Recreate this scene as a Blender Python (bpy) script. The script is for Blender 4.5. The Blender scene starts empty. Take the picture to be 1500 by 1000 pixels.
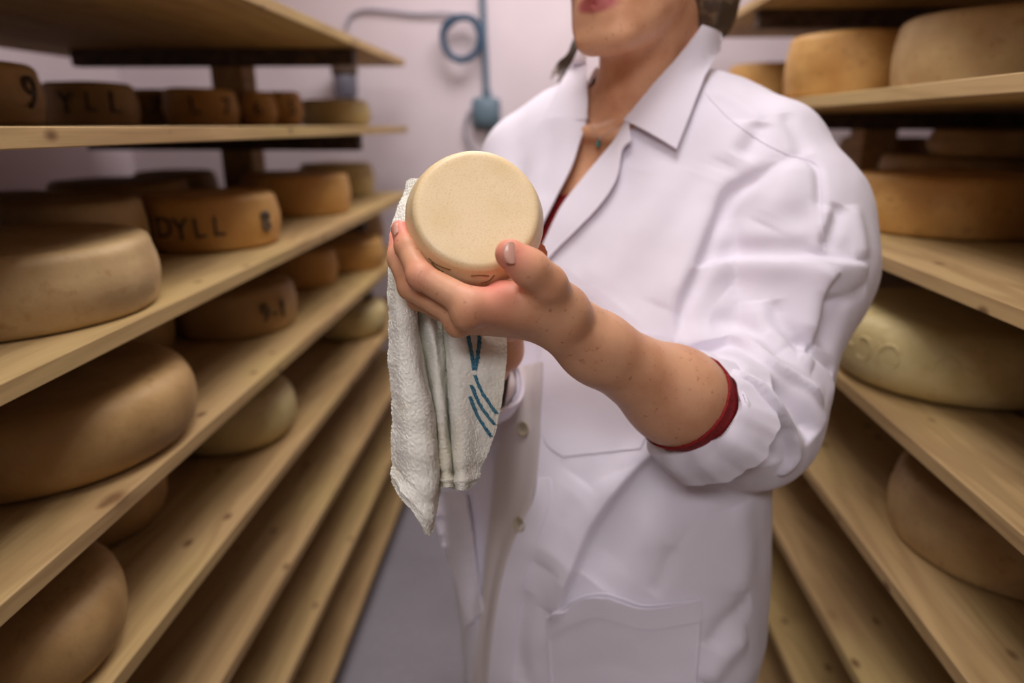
import bpy, bmesh, math, random
import numpy as np
from mathutils import Vector, Matrix
from mathutils.bvhtree import BVHTree
from mathutils.noise import noise as pnoise
sc = bpy.context.scene
COL = sc.collection

# ------------------------------------------------------------------ camera
FPX = 980.0
TH = math.atan(315/FPX)
PS = math.atan(55/math.hypot(FPX, 315))
CAMP = np.array([0.0, 0.0, 1.38])
Fw = np.array([-math.sin(PS)*math.cos(TH), math.cos(PS)*math.cos(TH), -math.sin(TH)])
Rt = np.array([math.cos(PS), math.sin(PS), 0.0])
Up = np.cross(Rt, Fw)
cam_d = bpy.data.cameras.new('camera'); cam = bpy.data.objects.new('camera', cam_d); COL.objects.link(cam)
cam.matrix_world = Matrix(((Rt[0], Up[0], -Fw[0], CAMP[0]), (Rt[1], Up[1], -Fw[1], CAMP[1]), (Rt[2], Up[2], -Fw[2], CAMP[2]), (0, 0, 0, 1)))
cam_d.sensor_width = 36; cam_d.lens = FPX/1500*36; cam_d.clip_start = 0.05
cam_d.dof.use_dof = True; cam_d.dof.focus_distance = 0.60; cam_d.dof.aperture_fstop = 2.2
sc.camera = cam

def px(u, v, D):
    """a point at depth D (m) seen at photo pixel u, v"""
    return CAMP + D*Fw + (u-750)/FPX*D*Rt + (500-v)/FPX*D*Up
def proj(P):
    P = np.asarray(P, float) - CAMP
    D = P@Fw
    return 750+FPX*(P@Rt)/D, 500-FPX*(P@Up)/D, D

# ------------------------------------------------------------------ light
sc.view_settings.view_transform = 'Standard'; sc.view_settings.look = 'None'
sc.view_settings.gamma = 1; sc.view_settings.use_curve_mapping = False
sc.view_settings.exposure = 0.0
w = bpy.data.worlds.new('world'); sc.world = w; w.use_nodes = True
bg = w.node_tree.nodes['Background']; bg.inputs[0].default_value = (1.0, 0.86, 0.74, 1); bg.inputs[1].default_value = 0.02
def area(name, loc, rot, sx, sy, power, color):
    l = bpy.data.lights.new(name, 'AREA'); l.shape = 'RECTANGLE'; l.size = sx; l.size_y = sy; l.energy = power; l.color = color
    o = bpy.data.objects.new(name, l); COL.objects.link(o); o.location = loc; o.rotation_euler = rot
    return o
area('ceiling_lamp_light', (-0.08, 0.62, 2.45), (0, 0, 0), 0.45, 0.8, 12.5, (0.99, 0.95, 0.97))
area('near_fill_light', (-0.25, -0.95, 2.45), (math.radians(38), 0, 0), 0.9, 0.5, 20, (0.98, 0.95, 0.99))  # added fill behind the camera, brightens the coat front; no real lamp
area('far_lamp_light', (0, 2.0, 2.45), (0, 0, 0), 0.9, 0.6, 18.5, (1.0, 0.93, 0.95))

# ------------------------------------------------------------------ helpers
def lin(c): return tuple(((x/255+0.055)/1.055)**2.4 if x/255 > 0.04045 else x/255/12.92 for x in c)
def tag(o, label=None, cat=None, group=None, kind=None):
    for k, v in (('label', label), ('category', cat), ('group', group), ('kind', kind)):
        if v: o[k] = v
    return o
def obj(name, me, mat=None, parent=None):
    if isinstance(me, bmesh.types.BMesh):
        m = bpy.data.meshes.new(name); me.to_mesh(m); me.free(); me = m
    o = bpy.data.objects.new(name, me); COL.objects.link(o)
    if mat and not me.materials: me.materials.append(mat)
    if parent: o.parent = parent; o.matrix_parent_inverse = Matrix.Translation(-Vector(parent.location)) if parent.type == 'EMPTY' and parent.rotation_euler.z == 0 else Matrix()
    return o
def empty(name, loc=(0, 0, 0)):
    o = bpy.data.objects.new(name, None); COL.objects.link(o); o.location = loc; o.empty_display_size = 0.05; return o
def smooth(me):
    me.polygons.foreach_set('use_smooth', [True]*len(me.polygons)); return me
def mesh_np(name, V, F, sm=True):
    me = bpy.data.meshes.new(name); V = np.asarray(V, float)
    me.from_pydata([tuple(v) for v in V] if len(V) < 2000 else V.tolist(), [], F if isinstance(F, list) else F.tolist())
    me.update()
    if sm: smooth(me)
    return me
def add_box(bm, lo, hi, bev=0.0):
    r = bmesh.ops.create_cube(bm, size=1.0)
    vs = r['verts']
    for v in vs: v.co = Vector([(lo[i]+hi[i])/2 + v.co[i]*(hi[i]-lo[i]) for i in range(3)])
    if bev:
        es = list({e for v in vs for e in v.link_edges})
        bmesh.ops.bevel(bm, geom=es, offset=bev, segments=2, affect='EDGES', profile=0.5)
def tube(points, r, n=12, closed=False, caps=True):
    """tube along points; r scalar or list -> V,F"""
    P = [Vector(p) for p in points]; m = len(P)
    R = r if hasattr(r, '__len__') else [r]*m
    V = []; F = []
    t0 = (P[1]-P[0]).normalized(); nrm = t0.orthogonal().normalized()
    for i in range(m):
        if closed: t = (P[(i+1) % m]-P[i-1]).normalized()
        else: t = (P[min(i+1, m-1)]-P[max(i-1, 0)]).normalized()
        nrm = (nrm - t*nrm.dot(t)).normalized(); b = t.cross(nrm)
        for j in range(n):
            a = 2*math.pi*j/n; V.append(P[i]+(nrm*math.cos(a)+b*math.sin(a))*R[i])
    for i in range(m if closed else m-1):
        for j in range(n):
            F.append([i*n+j, i*n+(j+1) % n, ((i+1) % m)*n+(j+1) % n, ((i+1) % m)*n+j])
    if caps and not closed:
        F.append(list(range(n))[::-1]); F.append([(m-1)*n+j for j in range(n)])
    return [tuple(v) for v in V], F
def merge(parts):
    V = []; F = []
    for v, f in parts:
        k = len(V); V += [tuple(x) for x in v]; F += [[a+k for a in q] for q in f]
    return V, F
def catmull(P, n):
    P = [np.asarray(p, float) for p in P]; m = len(P); out = []
    for k in range(n):
        t = k/(n-1)*(m-1); i = min(int(t), m-2); f = t-i
        p0, p1, p2, p3 = P[max(i-1, 0)], P[i], P[i+1], P[min(i+2, m-1)]
        out.append(0.5*((2*p1)+(p2-p0)*f+(2*p0-5*p1+4*p2-p3)*f*f+(3*p1-p0-3*p2+p3)*f**3))
    return out

# ------------------------------------------------------------------ materials
def mat(name, rgb, rough=0.6, noise=None, bump=None, sub=0.0, spec=0.4, sheen=0, metal=0):
    m = bpy.data.materials.new(name); m.use_nodes = True; nt = m.node_tree; b = nt.nodes['Principled BSDF']
    b.inputs['Base Color'].default_value = (*lin(rgb), 1); b.inputs['Roughness'].default_value = rough
    b.inputs['Specular IOR Level'].default_value = spec; b.inputs['Metallic'].default_value = metal
    if sheen: b.inputs['Sheen Weight'].default_value = sheen
    if sub:
        b.inputs['Subsurface Weight'].default_value = sub; b.inputs['Subsurface Radius'].default_value = (1, 0.4, 0.2); b.inputs['Subsurface Scale'].default_value = 0.008
    tc = nt.nodes.new('ShaderNodeTexCoord')
    if noise:   # list of (scale, rgb2, lo, hi)
        prev = None
        for (s, rgb2, lo, hi) in noise:
            n = nt.nodes.new('ShaderNodeTexNoise'); n.inputs['Scale'].default_value = s; n.inputs['Detail'].default_value = 5
            nt.links.new(tc.outputs['Object'], n.inputs['Vector'])
            r = nt.nodes.new('ShaderNodeMapRange'); r.inputs[1].default_value = lo; r.inputs[2].default_value = hi
            nt.links.new(n.outputs[0], r.inputs[0])
            mx = nt.nodes.new('ShaderNodeMix'); mx.data_type = 'RGBA'
            nt.links.new(r.outputs[0], mx.inputs[0]); mx.inputs[7].default_value = (*lin(rgb2), 1)
            if prev: nt.links.new(prev, mx.inputs[6])
            else: mx.inputs[6].default_value = (*lin(rgb), 1)
            prev = mx.outputs[2]
        nt.links.new(prev, b.inputs['Base Color'])
    if bump:    # (scale, strength, distance)
        n = nt.nodes.new('ShaderNodeTexNoise'); n.inputs['Scale'].default_value = bump[0]; n.inputs['Detail'].default_value = 4
        nt.links.new(tc.outputs['Object'], n.inputs['Vector'])
        bp = nt.nodes.new('ShaderNodeBump'); bp.inputs['Strength'].default_value = bump[1]; bp.inputs['Distance'].default_value = bump[2]
        nt.links.new(n.outputs[0], bp.inputs['Height']); nt.links.new(bp.outputs[0], b.inputs['Normal'])
    return m
def wood(name, light, dark, knot, seed):
    m = bpy.data.materials.new(name); m.use_nodes = True; nt = m.node_tree; L = nt.links.new; b = nt.nodes['Principled BSDF']
    b.inputs['Roughness'].default_value = 0.62; b.inputs['Specular IOR Level'].default_value = 0.25
    tc = nt.nodes.new('ShaderNodeTexCoord'); oi = nt.nodes.new('ShaderNodeObjectInfo')
    add = nt.nodes.new('ShaderNodeVectorMath'); add.operation = 'ADD'
    mul = nt.nodes.new('ShaderNodeVectorMath'); mul.operation = 'SCALE'; mul.inputs[3].default_value = 37
    cmb = nt.nodes.new('ShaderNodeCombineXYZ')
    for i in range(3): L(oi.outputs['Random'], cmb.inputs[i])
    L(cmb.outputs[0], mul.inputs[0]); L(tc.outputs['Object'], add.inputs[0]); L(mul.outputs[0], add.inputs[1])
    def mapn(sx, sy, sz):
        mp = nt.nodes.new('ShaderNodeMapping'); mp.inputs['Scale'].default_value = (sx, sy, sz); L(add.outputs[0], mp.inputs[0]); return mp.outputs[0]
    # broad figure, distorted
    n0 = nt.nodes.new('ShaderNodeTexNoise'); n0.inputs['Scale'].default_value = 1; n0.inputs['Detail'].default_value = 3; n0.inputs['Distortion'].default_value = 0.6; L(mapn(9, 1.2, 9), n0.inputs['Vector'])
    sn = nt.nodes.new('ShaderNodeMath'); sn.operation = 'MULTIPLY'; sn.inputs[1].default_value = 42; L(n0.outputs[0], sn.inputs[0])
    si = nt.nodes.new('ShaderNodeMath'); si.operation = 'SINE'; L(sn.outputs[0], si.inputs[0])
    n1 = nt.nodes.new('ShaderNodeTexNoise'); n1.inputs['Scale'].default_value = 1; n1.inputs['Detail'].default_value = 5; L(mapn(160, 5, 160), n1.inputs['Vector'])
    n2 = nt.nodes.new('ShaderNodeTexNoise'); n2.inputs['Scale'].default_value = 1; n2.inputs['Detail'].default_value = 2; L(mapn(5, 2, 5), n2.inputs['Vector'])
    def rng(x, a, c, lo=0, hi=1):
        r = nt.nodes.new('ShaderNodeMapRange'); r.inputs[1].default_value = a; r.inputs[2].default_value = c; r.inputs[3].default_value = lo; r.inputs[4].default_value = hi; L(x, r.inputs[0]); return r.outputs[0]
    def mix(fac, A, B):
        mx = nt.nodes.new('ShaderNodeMix'); mx.data_type = 'RGBA'; L(fac, mx.inputs[0])
        for i, c in ((6, A), (7, B)):
            if isinstance(c, tuple): mx.inputs[i].default_value = (*lin(c), 1)
            else: L(c, mx.inputs[i])
        return mx.outputs[2]
    c = mix(rng(si.outputs[0], -0.2, 1, 0, 0.45), light, dark)
    c = mix(rng(n1.outputs[0], 0.5, 0.72, 0, 0.5), c, dark)
    c = mix(rng(n2.outputs[0], 0.45, 0.7, 0, 0.45), c, (190, 170, 105))
    vo = nt.nodes.new('ShaderNodeTexVoronoi'); vo.inputs['Scale'].default_value = 1; L(mapn(6.5, 4.2, 6.5), vo.inputs['Vector'])
    c = mix(rng(vo.outputs['Distance'], 0.10, 0.03, 0, 0.9), c, knot)
    v2 = nt.nodes.new('ShaderNodeTexVoronoi'); v2.inputs['Scale'].default_value = 1; L(mapn(15, 9, 15), v2.inputs['Vector'])
    c = mix(rng(v2.outputs['Distance'], 0.13, 0.05, 0, 0.8), c, knot)
    c = mix(rng(vo.outputs['Distance'], 0.22, 0.1, 0, 0.3), c, dark)
    L(c, b.inputs['Base Color'])
    bp = nt.nodes.new('ShaderNodeBump'); bp.inputs['Strength'].default_value = 0.25; bp.inputs['Distance'].default_value = 0.001
    L(n1.outputs[0], bp.inputs['Height']); L(bp.outputs[0], b.inputs['Normal'])
    return m
M = {}
M['pine'] = wood('pine', (180, 150, 104), (142, 112, 72), (92, 58, 32), 1)
M['beam'] = wood('beam', (170, 135, 92), (132, 98, 62), (70, 45, 28), 2)
M['darkbeam'] = mat('dark_arm', (84, 66, 52), 0.7, noise=[(30, (60, 46, 36), .4, .6)])
M['wall'] = mat('wall_paint', (226, 214, 218), 0.55, noise=[(2.5, (214, 200, 205), .35, .7)], bump=(40, .1, .002))
M['ceil'] = mat('ceiling_paint', (235, 228, 226), 0.7, noise=[(3, (225, 215, 215), .4, .6)])
M['floor'] = mat('floor_paint', (148, 144, 150), 0.42, noise=[(3, (128, 124, 130), .4, .65), (60, (140, 136, 140), .4, .6)], bump=(80, .1, .001))
# ------------------------------------------------------------------ setting
def struct(name, lo, hi, m):
    bm = bmesh.new(); add_box(bm, lo, hi); o = obj(name, bm, m); o['kind'] = 'structure'; return o
WL, WR, WB, WF, HC = -1.72, 1.72, 2.78, -1.6, 2.5
struct('floor', (WL-.1, WF-.1, -.1), (WR+.1, WB+.1, 0), M['floor'])
struct('ceiling', (WL-.1, WF-.1, HC), (WR+.1, WB+.1, HC+.1), M['ceil'])
struct('wall_left', (WL-.1, WF, 0), (WL, WB, HC), M['wall'])
struct('wall_right', (WR, WF, 0), (WR+.1, WB, HC), M['wall'])
struct('wall_back', (WL-.1, WB, 0), (WR+.1, WB+.1, HC), M['wall'])
struct('wall_front', (WL-.1, WF-.1, 0), (WR+.1, WF, HC), M['wall'])

# ------------------------------------------------------------------ racks
CZ = 1.38
Y0, Y1 = -0.9, 2.45
LZ = [CZ+d for d in (.217, 0.0, -.225, -.421, -.619, -.83, -1.045, -1.262)]
RZ = [CZ+d for d in (.30, .055, -.183, -.405, -.619, -.826, -1.04, -1.258)]
TB = 0.021
def rack(side, zs, label):
    s = -1 if side == 'l' else 1
    r = empty('cheese_rack', (s*0.92, (Y0+Y1)/2, 0)); tag(r, label, 'rack')
    x0, x1, xm = 0.5, 1.44, 0.97
    me = None
    for zi, z in enumerate(zs):
        for k, (a, b) in enumerate(((x0, xm-.0015), (xm+.0015, x1))):
            if me is None or True:
                bm = bmesh.new(); hw = (b-a)/2; add_box(bm, (-hw, -(Y1-Y0)/2, -TB), (hw, (Y1-Y0)/2, 0), 0.0015)
            o = obj('shelf_board', bm, M['pine'], r)
            o.matrix_parent_inverse = Matrix.Translation(-Vector(r.location))
            o.location = (s*(a+b)/2, (Y0+Y1)/2+random.Random(zi*7+k).uniform(-.006, .006), z)
        for yy in (-.35, 1.965):
            bm = bmesh.new(); add_box(bm, (-.385, -.02, -.042), (.385, .02, 0), 0.003)
            o = obj('crossarm', bm, M['darkbeam'], r); o.matrix_parent_inverse = Matrix.Translation(-Vector(r.location)); o.location = (s*0.905, yy-.065, z-TB)
    for yy in (-.35, 1.965):
        bm = bmesh.new(); add_box(bm, (-.045, -.045, 0), (.045, .045, zs[0]-TB-.001), 0.004)
        # the post stands between the two boards' joint, notched clear of the shelves
        o = obj('post', bm, M['beam'], r); o.matrix_parent_inverse = Matrix.Translation(-Vector(r.location)); o.location = (s*0.885, yy, 0)
    return r
rackL = rack('l', LZ, 'long pine shelving rack on the left of the aisle, its wheels lettered')
rackR = rack('r', RZ, 'long pine shelving rack on the right, behind the person in white')

# ------------------------------------------------------------------ cheese wheels
def rind(name, rgb, rgb2, rgb3=(150, 112, 62)):
    return mat(name, rgb, 0.55, noise=[(14, rgb2, .38, .66), (70, rgb3, .58, .82), (5, rgb2, .5, .8)], bump=(90, .35, .002), spec=.35)
M['rind_tan'] = rind('rind_tan', (178, 144, 94), (156, 122, 74))
M['rind_orange'] = rind('rind_orange', (204, 160, 94), (184, 136, 72))
M['rind_pale'] = rind('rind_pale', (208, 190, 138), (192, 172, 116), (176, 152, 98))
M['rind_young'] = mat('rind_young', (242, 218, 174), 0.40, noise=[(30, (234, 208, 158), .4, .7), (700, (222, 194, 144), .5, .8)], bump=(500, .12, .0006), sub=.08, spec=.45)
M['rind_grey'] = rind('rind_grey', (188, 160, 114), (168, 138, 94))
M['ink'] = mat('ink', (74, 62, 50), 0.7, noise=[(60, (110, 92, 66), .5, .7)])
def wheel_mesh(R, h, style, seed):
    """lathe profile, slightly irregular; style: 'disc' straight sides, 'tomme' bulging sides"""
    prof = []
    if style == 'tomme':
        for k in range(15):
            a = -math.pi/2 + math.pi*k/14
            prof.append((R - h*.42 + h*.42*math.copysign(abs(math.cos(a))**.8, math.cos(a)), h/2+h/2*math.copysign(abs(math.sin(a))**.85, math.sin(a))))
    else:
        e = .016 if style == 'disc' else .0068
        for k in range(5):
            a = -math.pi/2 + math.pi/2*k/4; prof.append((R-.004-e*.7+e*.7*math.cos(a), e*.7+e*.7*math.sin(a)))
        for k in range(1, 5): prof.append((R-.004+.006*math.sin(math.pi*k/5), e*.7+(h-e*1.8)*k/5))
        for k in range(6):
            a = math.pi/2*k/5; prof.append((R-.004-e+e*math.cos(a), h-e+e*math.sin(a)))
    n = 96; V = []; F = []
    # inner rings on top and bottom
    ins = [(prof[0][0]*f, prof[0][1]) for f in (0.4, 0.85)] 
    out = [(prof[-1][0]*f, prof[-1][1]-.0025*(1-f)) for f in (0.93, 0.7, 0.35)]
    P = ins+prof+out
    for i, (r, z) in enumerate(P):
        sm_ = .25 if style == 'held' else 1.0
        for j in range(n):
            a = 2*math.pi*j/n
            d = sm_*pnoise(Vector((math.cos(a)*1.5+seed*3.1, math.sin(a)*1.5, z*14)))*.0032 + sm_*pnoise(Vector((math.cos(a)*6+seed, math.sin(a)*6, z*45)))*.0009
            rr = r + d*min(1, r/R*1.0)
            zz = z + (0 if z < h*.3 else pnoise(Vector((r*math.cos(a)*9+seed*5, r*math.sin(a)*9, 3)))*.0022*sm_)
            V.append((rr*math.cos(a), rr*math.sin(a), zz))
    for i in range(len(P)-1):
        for j in range(n): F.append([i*n+j, i*n+(j+1) % n, (i+1)*n+(j+1) % n, (i+1)*n+j])
    V.append((0, 0, P[0][1])); V.append((0, 0, P[-1][1]))
    m = len(P)-1
    for j in range(n):
        F.append([n*(m+1), (j+1) % n, j]); F.append([n*(m+1)+1, m*n+j, m*n+(j+1) % n])
    return mesh_np('cheese', V, F)
def text_mesh(txt, size, thick=0.0):
    cu = bpy.data.curves.new('lettering', 'FONT'); cu.body = txt; cu.size = size; cu.align_x = 'CENTER'; cu.align_y = 'CENTER'; cu.resolution_u = 4; cu.offset = size*.004; cu.space_character = 1.35
    o = bpy.data.objects.new('tmp', cu); COL.objects.link(o)
    dg = bpy.context.evaluated_depsgraph_get(); me = bpy.data.meshes.new_from_object(o.evaluated_get(dg))
    bpy.data.objects.remove(o); bpy.data.curves.remove(cu); me.materials.clear()
    bm = bmesh.new(); bm.from_mesh(me); bmesh.ops.triangulate(bm, faces=bm.faces)
    bmesh.ops.remove_doubles(bm, verts=bm.verts, dist=1e-5); return bm
def letter(o, txt, u, R, h, size, zc=.5, adv=None):
    """ink letters bent round the side of a wheel, centred where photo column u meets its near side; one object per character"""
    c = np.array(o.location)
    best = min((abs(proj(c+np.array([R*math.cos(a), R*math.sin(a), h/2]))[0]-u) + (0 if ((c[0]*math.cos(a)+c[1]*math.sin(a)) < 0) else 1e5), a) for a in np.linspace(-math.pi, math.pi, 721))[1]
    rr = random.Random(txt+str(u)); adv = adv or size*.68
    for k, chx in enumerate(txt):
        if chx == ' ': continue
        bm = text_mesh(chx, size*rr.uniform(.92, 1.08)); x0 = (k-(len(txt)-1)/2)*adv; z0 = rr.uniform(-.002, .002); ti = rr.uniform(-.12, .12)
        for v in bm.verts:
            x, y = v.co.x-v.co.y*ti, v.co.y*1.12+v.co.x*ti; a = best+(x+x0)/R
            v.co = Vector(((R+.0045)*math.cos(a), (R+.0045)*math.sin(a), h*zc+y+z0))
        r = bmesh.ops.extrude_face_region(bm, geom=bm.faces[:])
        for v in r['geom']:
            if isinstance(v, bmesh.types.BMVert): q = Vector((v.co.x, v.co.y, 0)).normalized(); v.co -= q*.006
        t = obj('digit' if chx in '0123456789' else 'letter', bm, M['ink'], None); t.parent = o
wcount = [0]
def wheel(u, D, z, R, h, style, m, label, group, contact=None, seed=None):
    wcount[0] += 1; sd = wcount[0]
    if contact:      # near foot of the wheel seen at photo point
        d = px(contact[0], contact[1], 1.0)-CAMP; t = (z-CAMP[2])/d[2]; P = CAMP+d*t
        away = np.array([P[0], P[1], 0])/np.hypot(P[0], P[1]); c = P+away*(R-(.04 if style == 'tomme' else .012))
    else:
        c = px(u, 185, D); 
    o = obj('cheese', wheel_mesh(R, h, style, sd), M[m])
    o.location = (c[0], c[1], z+.0008); o['h'] = h
    tag(o, label, 'cheese', group)
    return o
L = 'wheels on the left rack'; Rg = 'wheels on the right rack'
w9 = wheel(-38, 1.05, LZ[1], .100, .092, 'disc', 'rind_tan', 'small wheel at the left edge of the photo marked 9, on the eye-level shelf', L)
letter(w9, '9', 44, .100, .092, .06)
wheel(72, 1.62, LZ[1], .085, .088, 'disc', 'rind_tan', 'blank brown wheel half hidden between the wheels marked 9 and YLL', L)
a = wheel(140, 1.50, LZ[1], .094, .090, 'disc', 'rind_tan', 'wheel lettered YLL on the eye-level shelf', L); letter(a, 'YLL', 133, .094, .090, .052, .5, .046)
a = wheel(228, 1.82, LZ[1], .088, .091, 'disc', 'rind_tan', 'wheel marked 5 7 in shade behind the wheel lettered YLL', L); letter(a, '57', 216, .088, .091, .055)
a = wheel(299, 1.73, LZ[1], .090, .090, 'disc', 'rind_orange', 'wheel lettered L 7 beside the post on the eye-level shelf', L); letter(a, 'L 7', 310, .090, .090, .055)
a = wheel(382, 1.83, LZ[1], .046, .088, 'disc', 'rind_orange', 'wheel marked 6 between the wheels marked L 7 and 5', L); letter(a, '6', 378, .046, .088, .05)
a = wheel(420, 1.90, LZ[1], .047, .092, 'disc', 'rind_orange', 'wheel marked 5 beyond the wheel marked 6 on the eye-level shelf', L); letter(a, '5', 428, .047, .092, .05)
wheel(492, 2.25, LZ[1], .115, .082, 'disc', 'rind_pale', 'low pale wheel at the far end of the eye-level shelf', L)
# second shelf
z = LZ[2]
wheel(0, 0, z, .175, .090, 'disc', 'rind_grey', 'big pale buff wheel in the left foreground, nearest on its shelf', L, contact=(30, 499))
wheel(84, 1.10, z, .108, .108, 'disc', 'rind_grey', 'brown wheel just behind the big pale buff wheel', L)
a = wheel(0, 0, z, .128, .100, 'disc', 'rind_orange', 'golden wheel lettered IDYLL 8 at the shelf front', L, contact=(318, 370)); letter(a, 'IDYLL  8', 306, .128, .100, .047, .46)
wheel(160, 1.60, z, .155, .100, 'disc', 'rind_tan', 'dark wheel deep in the shelf behind the wheel lettered IDYLL 8', L)
wheel(246, 1.96, z, .115, .098, 'disc', 'rind_tan', 'small dark wheel against the wall side, left of the post', L)
wheel(-12, 1.26, z, .085, .100, 'disc', 'rind_tan', 'dark wheel cut by the left frame edge above the big pale buff wheel', L)
wheel(0, 0, z, .145, .104, 'disc', 'rind_orange', 'orange wheel right of the wheel lettered IDYLL 8', L, contact=(438, 319))
wheel(488, 2.26, z, .125, .105, 'disc', 'rind_pale', 'pale wheel at the far end of the shelf with the orange wheel', L)
# third
z = LZ[3]
wheel(0, 0, z, .190, .104, 'tomme', 'rind_tan', 'very large rounded tan wheel filling the lower left foreground', L, contact=(92, 716))
wheel(106, 1.17, z, .108, .10, 'disc', 'rind_tan', 'shaded wheel behind the very large rounded tan wheel', L)
a = wheel(0, 0, z, .130, .098, 'disc', 'rind_tan', 'wheel marked 9-1 in the middle of its shelf', L, contact=(350, 498)); letter(a, '9-1', 402, .130, .098, .046, .5, .023)
wheel(420, 1.76, z, .10, .098, 'disc', 'rind_orange', 'wheel peeking out behind the wheel marked 9-1', L)
wheel(0, 0, z, .128, .088, 'disc', 'rind_orange', 'golden wheel on the shelf end, left of the towel', L, contact=(505, 400))
wheel(500, 2.28, z, .12, .135, 'disc', 'rind_tan', 'taller brown wheel behind the golden wheel at the shelf end', L)
# fourth
z = LZ[4]
wheel(0, 0, z, .135, .108, 'tomme', 'rind_pale', 'smooth rounded pale wheel alone on its shelf, below the wheel marked 9-1', L, contact=(345, 662))
wheel(0, 0, z, .128, .100, 'tomme', 'rind_pale', 'pale rounded wheel at the far shelf end, half behind the towel', L, contact=(510, 497))
wheel(0, 0, z, .12, .10, 'tomme', 'rind_tan', 'shaded wheel glimpsed beneath the very large rounded tan wheel', L, contact=(140, 800))
wheel(0, 0, z, .155, .100, 'tomme', 'rind_tan', 'big rounded wheel in the bottom left corner of the photo', L, contact=(8, 1060))
# right rack
z = RZ[1]
wheel(0, 1.16, z, .165, .120, 'disc', 'rind_grey', 'big grey-buff wheel at the upper right, nearest on the top shelf', Rg).location[:2] = px(1448, 185, 1.17)[:2]
wheel(1240, 1.47, z, .140, .126, 'disc', 'rind_orange', 'tall orange wheel left of the big grey-buff wheel', Rg)
wheel(1122, 2.05, z, .128, .118, 'disc', 'rind_orange', 'smaller orange wheel on the top shelf just behind the shoulder', Rg)
z = RZ[2]
wheel(0, 0, z, .160, .102, 'disc', 'rind_orange', 'broad golden wheel beside the left shoulder of the coat', Rg, contact=(1372, 351))
wheel(1415, 1.62, z, .175, .118, 'disc', 'rind_tan', 'dark wide wheel behind the broad golden wheel', Rg)
wheel(1300, 2.05, z, .130, .150, 'disc', 'rind_tan', 'far dark tall wheel beyond the right rack post', Rg)
wheel(1470, 1.52, z+.1195, .145, .058, 'disc', 'rind_tan', 'dark wheel stacked on the dark wide wheel', Rg)
z = RZ[3]
emb = wheel(0, 0, z, .185, .118, 'tomme', 'rind_pale', 'large smooth pale green-buff wheel embossed with rings, beside the elbow', Rg, contact=(1372, 590))
def emboss(o, R, h, us, zc):
    c = np.array(o.location)
    for (u, kind) in us:
        a0 = min((abs(proj(c+np.array([R*math.cos(a), R*math.sin(a), h/2]))[0]-u) + (0 if ((c[0]*math.cos(a)+c[1]*math.sin(a)) < 0) else 1e5), a) for a in np.linspace(-math.pi, math.pi, 721))[1]
        pts = []
        rng_ = np.linspace(0, 2*math.pi, 28, endpoint=False) if kind == 'ring' else np.linspace(-2.2, 2.2, 20)
        for t in rng_:
            x, y = .016*math.cos(t), .018*math.sin(t)
            if kind == 'bar': x, y = t*.007, .004*math.cos(t)
            pts.append(((R-.0012-abs(y)**2*6)*math.cos(a0+x/R), (R-.0012-abs(y)**2*6)*math.sin(a0+x/R), h*zc+y))
        V, F = tube(pts, .0026, 8, closed=(kind == 'ring'))
        e = obj('embossed_mark', mesh_np('embossed_mark', V, F), M['rind_pale']); e.parent = o
emboss(emb, .185, .118, [(1238, 'bar'), (1262, 'arc'), (1300, 'ring'), (1385, 'ring'), (1412, 'bar')], .56)
wheel(0, 0, RZ[4], .165, .108, 'disc', 'rind_grey', 'buff wheel low at the right edge beside a knot hole', Rg, contact=(1452, 868))

# ------------------------------------------------------------------ the person: sculpting tools
def V3(*a): return np.array(a, dtype=np.float32)
def cone(p, a, b, ra, rb):
    a = np.asarray(a, np.float32); b = np.asarray(b, np.float32); ab = b-a; L2 = float(ab@ab)
    pa = p-a; t = np.clip(pa@ab/L2, 0, 1)
    return np.linalg.norm(pa-t[..., None]*ab, axis=-1)-(ra+(rb-ra)*t)
def ball(p, c, r): return np.linalg.norm(p-np.asarray(c, np.float32), axis=-1)-r
def ell(p, c, r, B=None):
    q = p-np.asarray(c, np.float32)
    if B is not None: q = q@np.asarray(B, np.float32).T
    r = np.asarray(r, np.float32); k0 = np.linalg.norm(q/r, axis=-1); k1 = np.linalg.norm(q/(r*r), axis=-1)+1e-9
    return k0*(k0-1)/k1
def smin(a, b, k):
    h = np.clip(0.5+0.5*(b-a)/k, 0, 1); return b+(a-b)*h-k*h*(1-h)
def smax(a, b, k): return -smin(-a, -b, k)
def chain(p, pts, rs, k=0.006):
    d = None
    for i in range(len(pts)-1):
        c = cone(p, pts[i], pts[i+1], rs[i], rs[i+1]); d = c if d is None else smin(d, c, k)
    return d
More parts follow.
